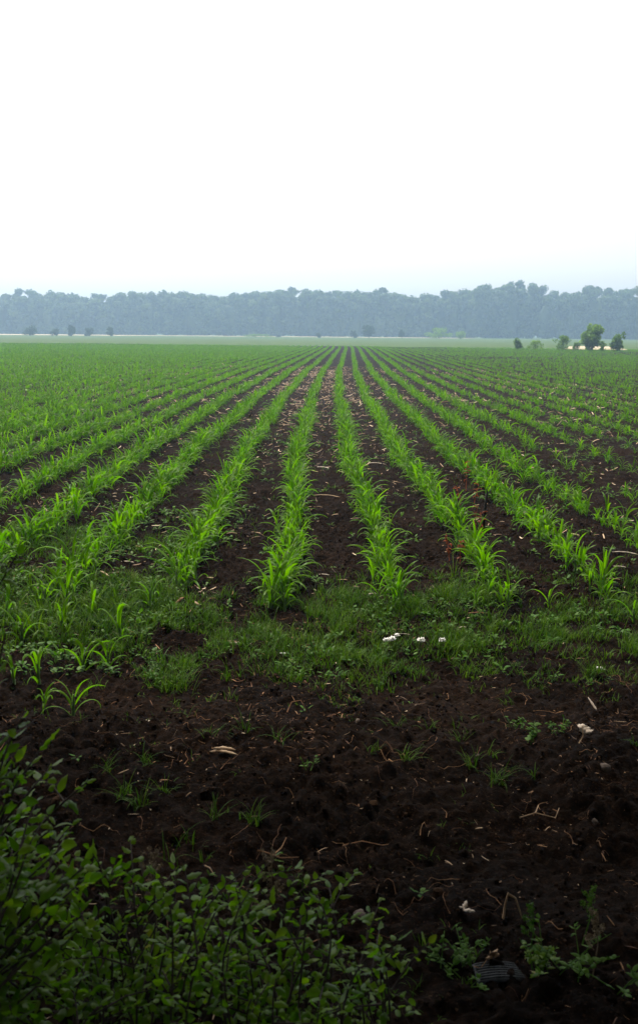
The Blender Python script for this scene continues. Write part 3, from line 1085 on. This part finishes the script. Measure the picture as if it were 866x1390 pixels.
# grey ribbed slab at the bottom
p = gp(677, 1301)
o = empty('ribbed_slab', (p.x, p.y, float(ground_z(p.x, p.y)) + .008), 'grey ribbed flat slab half buried at the bottom of the soil', 'slab', rz=R(8), s=.85)
o.rotation_euler = (R(-6), R(4), R(8))
def slab_grid(w, d, th, nx, ny, amp=0.0):
    X, Y = np.meshgrid(np.linspace(-w / 2, w / 2, nx), np.linspace(-d / 2, d / 2, ny))
    Z = .01 * (X / w * 2) ** 2 * -1 + amp * vnoise(X, Y, .02, 3)
    # cut corners
    top = np.stack([X * (1 - .12 * (Y / d + .5)), Y, Z + th], -1).reshape(-1, 3)
    bot = np.stack([X * (1 - .12 * (Y / d + .5)), Y, Z], -1).reshape(-1, 3)
    i = np.arange(nx * ny).reshape(ny, nx)
    q = np.stack([i[:-1, :-1], i[:-1, 1:], i[1:, 1:], i[1:, :-1]], -1).reshape(-1, 4)
    n = nx * ny
    Q = [q, q[:, ::-1] + n]
    ring = np.concatenate([i[0, :-1], i[:-1, -1], i[-1, :0:-1], i[:0:-1, 0]])
    r2 = np.roll(ring, -1)
    Q.append(np.stack([ring, ring + n, r2 + n, r2], -1))
    return np.vstack([top, bot]), np.vstack(Q)
m = MB()
m.add(*slab_grid(.17, .1, .012, 18, 10, .004))
m.build('slab_body', M['rubber'], o)
for k in range(7):
    m = MB()
    yy = -.042 + k * .014
    xw = .078 * (1 - .12 * (yy / .1 + .5))
    m.add(*tube([(x_, yy, .0145 - .01 * (x_ / .085) ** 2) for x_ in np.linspace(-xw, xw, 9)], .0032, .0032, 6))
    m.build('ridge', M['rubber'], o)

# ------------------------------------------------------------------ leafy bush in front, built branch by branch
random.seed(105)
RNG = np.random.default_rng(105)
def bezier(a, b, c, n):
    return [a * (1 - t) ** 2 + b * 2 * t * (1 - t) + c * t * t for t in np.linspace(0, 1, n)]


def bush_branch(root, base, tip, lf, nleaf, twigs, r0=.007, start=.3, bend=.12, mat='bush'):
    base, tip = Vector(base), Vector(tip)
    ctrl = (base + tip) / 2 + Vector((random.gauss(0, .05), random.gauss(0, .05), (tip - base).length * bend + random.uniform(0, .06)))
    path = bezier(base, ctrl, tip, 9)
    m = MB()
    m.add(*tube(path, r0, .0018, 6))
    B, AZ = [], []
    def leaves_on(pa, n, t0):
        L = len(pa) - 1
        for i in range(n):
            t = t0 + (1 - t0) * (i + random.random() * .6) / n
            k = min(int(t * L), L - 1)
            p0 = pa[k].lerp(pa[k + 1], t * L - k)
            d = (pa[k + 1] - pa[k])
            a = math.atan2(d.y, d.x) + (1 if i % 2 else -1) * random.uniform(.5, 1.5)
            B.append(tuple(p0))
            AZ.append(a)
        B.append(tuple(pa[-1]))
        AZ.append(math.atan2(pa[-1].y - pa[-2].y, pa[-1].x - pa[-2].x))
    leaves_on(path, nleaf, start)
    for tw in range(twigs):
        t = random.uniform(start * .8, .95)
        k = int(t * 8)
        p0 = path[k]
        d = Vector((random.gauss(0, 1), random.gauss(0, 1), random.uniform(-.2, 1))).normalized() * random.uniform(.08, .2)
        tp = [p0, p0 + d * .5 + Vector((0, 0, .015)), p0 + d]
        m.add(*tube(tp, .0026, .0012, 5))
        leaves_on(tp, random.randint(5, 8), .2)
    br = m.build('branch', M['bark'], root)
    n = len(B)
    m = MB()
    m.add(*blades(np.array(B), np.array(AZ), np.radians(RNG.uniform(-5, 60, n)), lf * (.5 + .8 * RNG.random(n) ** 1.4), lf * RNG.uniform(.3, .6, n),
                  np.radians(RNG.uniform(-20, 110, n)), 6, 'leaf', R(20), RNG.normal(0, .6, n), 3, .2))
    m.build('foliage', M[mat], br)
    return br


# large bush on the left
b0 = Vector((-.98, 1.75, 0))
bush = empty('leafy_bush', b0, 'tall leafy green bush rising in the lower left corner in front of the field', 'bush')
targets = []
for _ in range(64):
    px = random.uniform(-60, 118)
    top = 985 + max(0, px) * .85 + (40 if px > 60 else 0)
    py = random.uniform(top, 1330)
    targets.append((px, py, random.uniform(1.75, 2.35)))
for (px, py, y) in targets + [(118, 1062, 2.15), (98, 1120, 2.1), (60, 1010, 2.05), (70, 1040, 2.15), (30, 975, 2.0), (15, 1000, 1.9), (8, 860, 2.0), (24, 752, 2.1), (-10, 770, 2.0), (-25, 850, 1.9), (115, 1170, 2.1)]:
    t = at(px, py, y)
    t.z = max(t.z, .06)
    base = b0 + Vector((random.gauss(0, .1), random.gauss(0, .12), 0))
    bush_branch(bush, base - b0, t - b0, (.042 if py > 900 else .036), 13 if py > 900 else 26, 3 if py > 900 else 5, .007 if py > 900 else .005, .45 if py > 900 else .35)

# low bush along the bottom
def low_bush(bx, by, plist, label, lf=.035, n=12, tw=3, group=None):
    c0 = Vector((bx, by, float(ground_z(bx, by)) - .01))
    o = empty('low_bush', c0, label, 'bush', group)
    for (px, py, y) in plist:
        t = at(px, py, y)
        t.z = max(t.z, .05)
        base = Vector((t.x, t.y - .15, 0)).lerp(c0, .6)
        base = Vector((base.x + random.gauss(0, .04), base.y, c0.z))
        bush_branch(o, base - c0, t - c0, lf, n, tw, .0035, .25, .15)


pl = [(160, 1162, 2.25), (192, 1170, 2.3), (236, 1172, 2.4), (130, 1180, 2.2), (215, 1205, 2.2), (275, 1215, 2.2), (180, 1215, 2.15)]
for _ in range(31):
    px = random.uniform(95, 300)
    pl.append((px, random.uniform(1222, 1370), random.uniform(1.8, 2.35)))
low_bush(-.45, 1.95, pl, 'low leafy bush at the bottom joining the tall one, with thin sprigs on top')
pl = [(305, 1200, 2.3), (318, 1190, 2.35), (345, 1215, 2.2), (395, 1200, 2.3), (430, 1215, 2.25), (452, 1222, 2.3)]
for _ in range(22):
    px = random.uniform(290, 455)
    pl.append((px, random.uniform(1222, 1375), random.uniform(1.8, 2.3)))
low_bush(-.1, 1.98, pl, 'low leafy bush at the bottom around the brown seed stalk')
pl = [(447, 1205, 2.35), (500, 1238, 2.35), (515, 1262, 2.3)]
for _ in range(14):
    px = random.uniform(450, 520)
    pl.append((px, random.uniform(1248, 1375), random.uniform(1.85, 2.25)))
low_bush(.14, 2.0, pl, 'small bright leafy shrub at the right end of the bottom bushes, by the round stone', .034, 9, 2)

# ------------------------------------------------------------------ far bushes and trees
random.seed(106)
RNG = np.random.default_rng(106)
def far_tree(name, px, y, wpx, hpx, label, cat, group, mat='midleaf', trunk=.22, card=.13, per=420, base_py=None, lobes_n=11):
    x = (px - 433) / F * y / math.cos(PITCH) * 1.0
    x = at(px, 470, y).x
    sc_ = y / F
    w, h = wpx * sc_, hpx * sc_
    o = empty(name, (x, y, .03), label, cat, group)
    m = MB()
    m.add(*tube([(0, 0, -.1), (.03 * h, 0, h * .3), (.0, 0, h * .6)], .028 * h, .012 * h, 8))
    for k in range(4):
        a = random.uniform(0, 6.28)
        s0 = h * random.uniform(.25, .5)
        m.add(*tube([(0, 0, s0), (math.cos(a) * w * .18, math.sin(a) * w * .18, s0 + h * .15), (math.cos(a) * w * .3, math.sin(a) * w * .3, s0 + h * .25)], .014 * h, .005 * h, 6))
    m.build('trunk', M['bark'], o)
    L = []
    for k in range(lobes_n):
        a = random.uniform(0, 6.28)
        u = random.uniform(0, 1)
        rad = random.uniform(.13, .26)
        zc = h * (trunk + (1 - trunk) * (.12 + .72 * u))
        rr_ = w * (.52 - rad * .8) * (1 - .6 * max(0, u - .4)) * random.uniform(.45, 1.3)
        L.append((math.cos(a) * rr_, math.sin(a) * rr_, zc, w * rad, w * rad, h * (1 - trunk) * random.uniform(.12, .22)))
    L.append((0, 0, h * (trunk + (1 - trunk) * .42), w * .27, w * .27, h * (1 - trunk) * .36))
    P, Nn = crown_points(L, per / (w * h) * 6)
    m = MB()
    m.add(*cards(P, Nn, card * h / 2.6))
    m.add(*lumps([l[:3] for l in L], [1.0] * len(L), 3, .12, np.array([[(l[3] * .3, l[4] * .3, l[5] * .3)] for l in L])))
    m.build('crown', M[mat], o)
    return o


g1 = 'bushes at the far left edge'
far_tree('bush', 42, 300, 23, 14, 'wide low bush, leftmost of those on the pale strip', 'bush', g1, 'farleaf', trunk=.02, card=.2, per=260)
far_tree('bush', 77, 300, 14, 11, 'small dim bush second from the left on the pale strip', 'bush', g1, 'farleaf', trunk=.02, card=.2, per=260)
far_tree('bush', 98, 300, 12, 15, 'narrow upright bush third from the left on the pale strip', 'bush', g1, 'farleaf', trunk=.05, card=.2, per=260)
far_tree('bush', 122, 300, 14, 12, 'rounded bush between the narrow upright one and the isolated one', 'bush', g1, 'farleaf', trunk=.02, card=.2, per=260)
far_tree('bush', 152, 300, 12, 13, 'isolated round bush, rightmost of those on the left pale strip', 'bush', g1, 'farleaf', trunk=.05, card=.2, per=260)
g2 = 'bushes at the far middle edge'
far_tree('bush', 347, 320, 44, 6, 'long flat low bush on the pale strip left of the middle', 'bush', g2, 'farpale', trunk=.0, card=.3, per=260)
far_tree('bush', 432, 330, 8, 7, 'tiny bush on the pale strip above the central rows', 'bush', g2, 'farleaf', trunk=.02, card=.25, per=200)
far_tree('bush', 377, 330, 9, 3, 'tiniest flat bush on the pale strip right of the long flat one', 'bush', g2, 'farleaf', trunk=.0, card=.3, per=200)
far_tree('tree', 500, 330, 19, 18, 'rounded bluish tree before the wood, just right of the middle', 'tree', g2, 'farleaf', trunk=.12, card=.18)
far_tree('bush', 480, 330, 10, 11, 'dim bush just left of the rounded bluish tree', 'bush', g2, 'farleaf', trunk=.05, card=.2, per=260)
far_tree('bush', 545, 330, 9, 13, 'narrow dim bush right of the rounded bluish tree', 'bush', g2, 'farleaf', trunk=.1, card=.2, per=260)
far_tree('bush', 595, 310, 32, 16, 'broad pale bush at the left of the low hedge before the wood', 'bush', g2, 'farpale', trunk=.02, card=.2, per=300)
far_tree('bush', 624, 310, 18, 12, 'pale bush at the right end of the low hedge before the wood', 'bush', g2, 'farpale', trunk=.02, card=.2, per=260)
g3 = 'small trees at the far right edge'
far_tree('tree', 702, 110, 12, 16, 'small dark narrow tree, leftmost of the group at the right', 'tree', g3, trunk=.0)
far_tree('tree', 726, 109, 19, 14, 'low rounded shrubby tree second in the group at the right', 'tree', g3, 'farpale', trunk=.0)
far_tree('tree', 763, 107, 24, 21, 'dark round tree left of the tallest pale tree', 'tree', g3, trunk=.0)
far_tree('tree', 783, 108, 12, 12, 'small bush squeezed between dark round tree and tallest pale tree', 'tree', g3, trunk=.0)
far_tree('tree', 803, 108, 31, 36, 'tallest pale green tree in the group at the right', 'tree', g3, 'farpale', trunk=.02, per=700, lobes_n=16)
far_tree('tree', 817, 105, 8, 9, 'little dark bush in front of the sandy ground', 'tree', g3, trunk=.0)
far_tree('tree', 838, 103, 19, 28, 'dark upright tree at the right of the sandy ground', 'tree', g3, trunk=.0)

# ------------------------------------------------------------------ the wood behind: one mass
random.seed(107)
RNG = np.random.default_rng(107)
prof_px = [(-200, 398), (0, 400), (33, 395), (65, 398), (105, 400), (145, 403), (205, 397), (262, 399), (315, 402), (350, 394), (385, 393), (433, 396), (470, 396), (510, 394),
           (528, 396), (540, 403), (565, 403), (590, 399), (625, 394), (648, 388), (665, 392), (690, 384), (715, 387), (735, 393), (760, 401), (795, 390), (825, 397), (850, 390), (870, 391), (1060, 394)]
mbc, mbk = MB(), MB()
WP, WN, WS, KL = [], [], [], []
for row, (yy, off, dh) in enumerate([(432, 0, -.9), (439, 2.2, 0), (449, 1.0, .0)]):
    xw = -225.0
    while xw < 225:
        y = yy + random.uniform(-2.5, 2.5)
        px = 433 + xw * F / y
        hp = np.interp(px, [a for a, b in prof_px], [b for a, b in prof_px])
        hor = 452 + (px - 433) * math.tan(ROLL)
        h = (hor - hp) / F * y + 1.7 + dh * random.uniform(.5, 4) + random.choice([-1.2, -.6, -.2, 0, .3, .9])
        w = random.uniform(7.5, 13.0)
        L = []
        for k in range(random.randint(13, 17)):
            u = random.random()
            a = random.uniform(0, 6.28)
            rad = w * random.uniform(.12, .24)
            rr_ = (w * .55 - rad * .6) * (1 - .55 * max(0, u - .6) / .4) * random.uniform(.5, 1)
            L.append((xw + math.cos(a) * rr_, y + math.sin(a) * rr_ * .8, h * (.15 + .85 * u) - rad * .9 * u, rad, rad, rad * random.uniform(.75, 1.0)))
        L.append((xw, y, h - w * .17, w * .24, w * .22, w * .17))
        if row == 0:
            for k in range(3):
                L.append((xw + random.uniform(-3, 3), y - random.uniform(1, 3), random.uniform(.8, 3), 2.4, 1.6, random.uniform(1.4, 2.6)))
        P, Nn = crown_points(L, 24)
        keep = (Nn[:, 1] < .45) & (P[:, 2] > 0)
        WP.append(P[keep])
        WN.append(Nn[keep])
        KL += [(l[0], l[1] + .3, l[2], l[3] * .72, l[4] * .72, l[5] * .72) for l in L]
        KL.append((xw, y + 2.5, h * .42, w * .55, 2.0, h * .42))
        xw += random.uniform(3.8, 6.4)
WP, WN = np.vstack(WP), np.vstack(WN)
mbc.add(*cards(WP, WN, RNG.uniform(.38, .75, len(WP)), .6))
KL = np.array(KL)
mbc.add(*lumps(KL[:, :3], np.ones(len(KL)), 3, .12, KL[:, None, 3:]))
tag(mbc.build('woods', M['woodleaf']), 'long hazy bluish wood closing the far side of the field', kind='stuff')

# ------------------------------------------------------------------ trees over and behind the viewpoint: they shade the near soil
random.seed(108)
RNG = np.random.default_rng(108)
def shade_tree(x, y, h, cr, cz, label):
    o = empty('shade_tree', (x, y, 0), label, 'tree', 'trees at the field edge behind the viewpoint')
    m = MB()
    m.add(*tube([(0, -2.5, -.1), (.1, -2.2, h * .3), (0, -.8, h * .55), (0, 0, h * .75)], .2, .08, 10))
    for k in range(7):
        a = k * .9 + random.uniform(0, .4)
        s0 = h * random.uniform(.35, .6)
        m.add(*tube([(0, -2.2 + 3.4 * (s0 / h - .3), s0), (math.cos(a) * cr * .4, math.sin(a) * cr * .4, cz - .3), (math.cos(a) * cr * .85, math.sin(a) * cr * .85, cz + .3)], .07, .02, 6))
    m.build('trunk', M['bark'], o)
    L = []
    for k in range(28):
        a = k * 2.4
        rr_ = cr * math.sqrt((k + .5) / 28 * .78)
        L.append((math.cos(a) * rr_, math.sin(a) * rr_, cz + random.uniform(-.3, 1.8), cr * .36, cr * .36, 1.0))
    P, Nn = crown_points(L, 900 / cr)
    m = MB()
    m.add(*cards(P, Nn, .2))
    m.build('crown', M['farleaf'], o)


shade_tree(-2.6, 2.6, 9.5, 4.9, 6.9, 'broad tree arching over the leafy bush, above the left of the view')
shade_tree(2.4, 2.6, 9.5, 5.0, 7.0, 'broad tree arching over the bare soil, above the right of the view')
shade_tree(-6.5, -1.0, 9, 4.0, 6.0, 'dense tree at the field edge further left behind the viewpoint')
shade_tree(6.4, -.8, 9, 4.0, 6.0, 'dense tree at the field edge further right behind the viewpoint')
shade_tree(0, -2.5, 10, 4.8, 6.2, 'tall tree at the field edge straight behind the viewpoint')

def added_shade_shrub(x, y, w, h, label):  # out-of-frame shrub, added to block side light from the near soil
    o = empty('added_shade_shrub', (x, y, 0), label, 'shrub', 'unseen shrubs added to shade the near soil')
    m = MB()
    for k in range(6):
        a = k * 1.05
        m.add(*tube([(0, 0, -.1), (math.cos(a) * .15, math.sin(a) * .15, h * .3), (math.cos(a) * w * .35, math.sin(a) * w * .35, h * .8)], .035, .012, 6))
    m.build('stems', M['bark'], o)
    L = [(random.uniform(-.3, .3) * w, random.uniform(-.3, .3) * w, h * (k + .5) / 14, w * .36, w * .36, h * .12) for k in range(14)]
    P, Nn = crown_points(L, 1600 / w)
    m = MB()
    m.add(*cards(P, Nn, .1))
    m.build('crown', M['farleaf'], o)


added_shade_shrub(-3.9, 2.0, 2.6, 4.6, 'tall unseen shrub added for shade, left of the viewpoint beyond the leafy bush')
added_shade_shrub(-3.0, -.4, 2.4, 4.2, 'tall unseen shrub added for shade behind the leafy bush')
added_shade_shrub(3.9, 2.2, 2.8, 4.8, 'tall unseen shrub added for shade right of the bare soil')
added_shade_shrub(3.0, -.2, 2.6, 4.4, 'tall unseen shrub added for shade behind and right of the viewpoint')
added_shade_shrub(-8.2, 4.6, 4.6, 6.0, 'large rounded unseen shrub added for shade, outside the left of the view')
added_shade_shrub(8.2, 4.8, 4.6, 6.0, 'large rounded unseen shrub added for shade, outside the right of the view')
added_shade_shrub(0.1, -2.2, 3.0, 4.0, 'wide unseen shrub added for shade straight behind the viewpoint')
added_shade_shrub(-5.9, 1.2, 3.2, 5.0, 'big unseen shrub added for shade further left along the field edge')
added_shade_shrub(5.9, 1.4, 3.2, 5.0, 'big unseen shrub added for shade further right along the field edge')

# ------------------------------------------------------------------ haze
me = bpy.data.meshes.new('haze')
hx, y0, y1, z0, z1 = 600, -90, 990, -1.2, 30
hv = [(-hx, y0, z0), (hx, y0, z0), (hx, y1, z0), (-hx, y1, z0), (-hx, y0, z1), (hx, y0, z1), (hx, y1, z1), (-hx, y1, z1)]
me.from_pydata(hv, [], [(0, 3, 2, 1), (4, 5, 6, 7), (0, 1, 5, 4), (1, 2, 6, 5), (2, 3, 7, 6), (3, 0, 4, 7)])
m, nt, out = mat_base('haze')
pv = nt.nodes.new('ShaderNodeVolumePrincipled')
pv.inputs['Color'].default_value = (.5, .71, 1.0, 1)
pv.inputs['Density'].default_value = .0012
pv.inputs['Anisotropy'].default_value = .45
nt.links.new(pv.outputs[0], out.inputs['Volume'])
tag(obj('haze', me, m), 'thin bluish haze over the whole field', kind='stuff')

# ------------------------------------------------------------------ light
SUN_EL, SUN_AZ = R(60), R(-25)     # azimuth clockwise from +Y: ahead, a little to the left
wd = bpy.data.worlds.new('World')
sc.world = wd
wd.use_nodes = True
nt = wd.node_tree
nt.nodes.clear()
wo = nt.nodes.new('ShaderNodeOutputWorld')
bg = nt.nodes.new('ShaderNodeBackground')
sky = nt.nodes.new('ShaderNodeTexSky')
sky.sky_type = 'NISHITA'
sky.sun_disc = False
sky.sun_elevation = SUN_EL
sky.sun_rotation = SUN_AZ
sky.air_density = 1.0
sky.dust_density = 2.5
sky.ozone_density = .6
hsv = nt.nodes.new('ShaderNodeHueSaturation')
hsv.inputs['Saturation'].default_value = .1
nt.links.new(sky.outputs[0], hsv.inputs['Color'])
nt.links.new(hsv.outputs[0], bg.inputs['Color'])
bg.inputs['Strength'].default_value = .15
nt.links.new(bg.outputs[0], wo.inputs['Surface'])

sd = bpy.data.lights.new('sun', 'SUN')
sd.energy = 3.3
sd.angle = R(9)
sd.color = (1, .93, .8)
so = bpy.data.objects.new('sun', sd)
COL.objects.link(so)
dirv = Vector((math.sin(SUN_AZ) * math.cos(SUN_EL), math.cos(SUN_AZ) * math.cos(SUN_EL), math.sin(SUN_EL)))
so.rotation_euler = dirv.to_track_quat('Z', 'Y').to_euler()
so.location = dirv * 20

sc.view_settings.view_transform = 'Standard'
sc.view_settings.look = 'None'
sc.view_settings.gamma = 1
sc.view_settings.use_curve_mapping = False
sc.view_settings.exposure = 0.66
sc.cycles.max_bounces = 6
sc.cycles.diffuse_bounces = 3
sc.cycles.transmission_bounces = 4
sc.cycles.volume_bounces = 1
sc.cycles.use_denoising = True
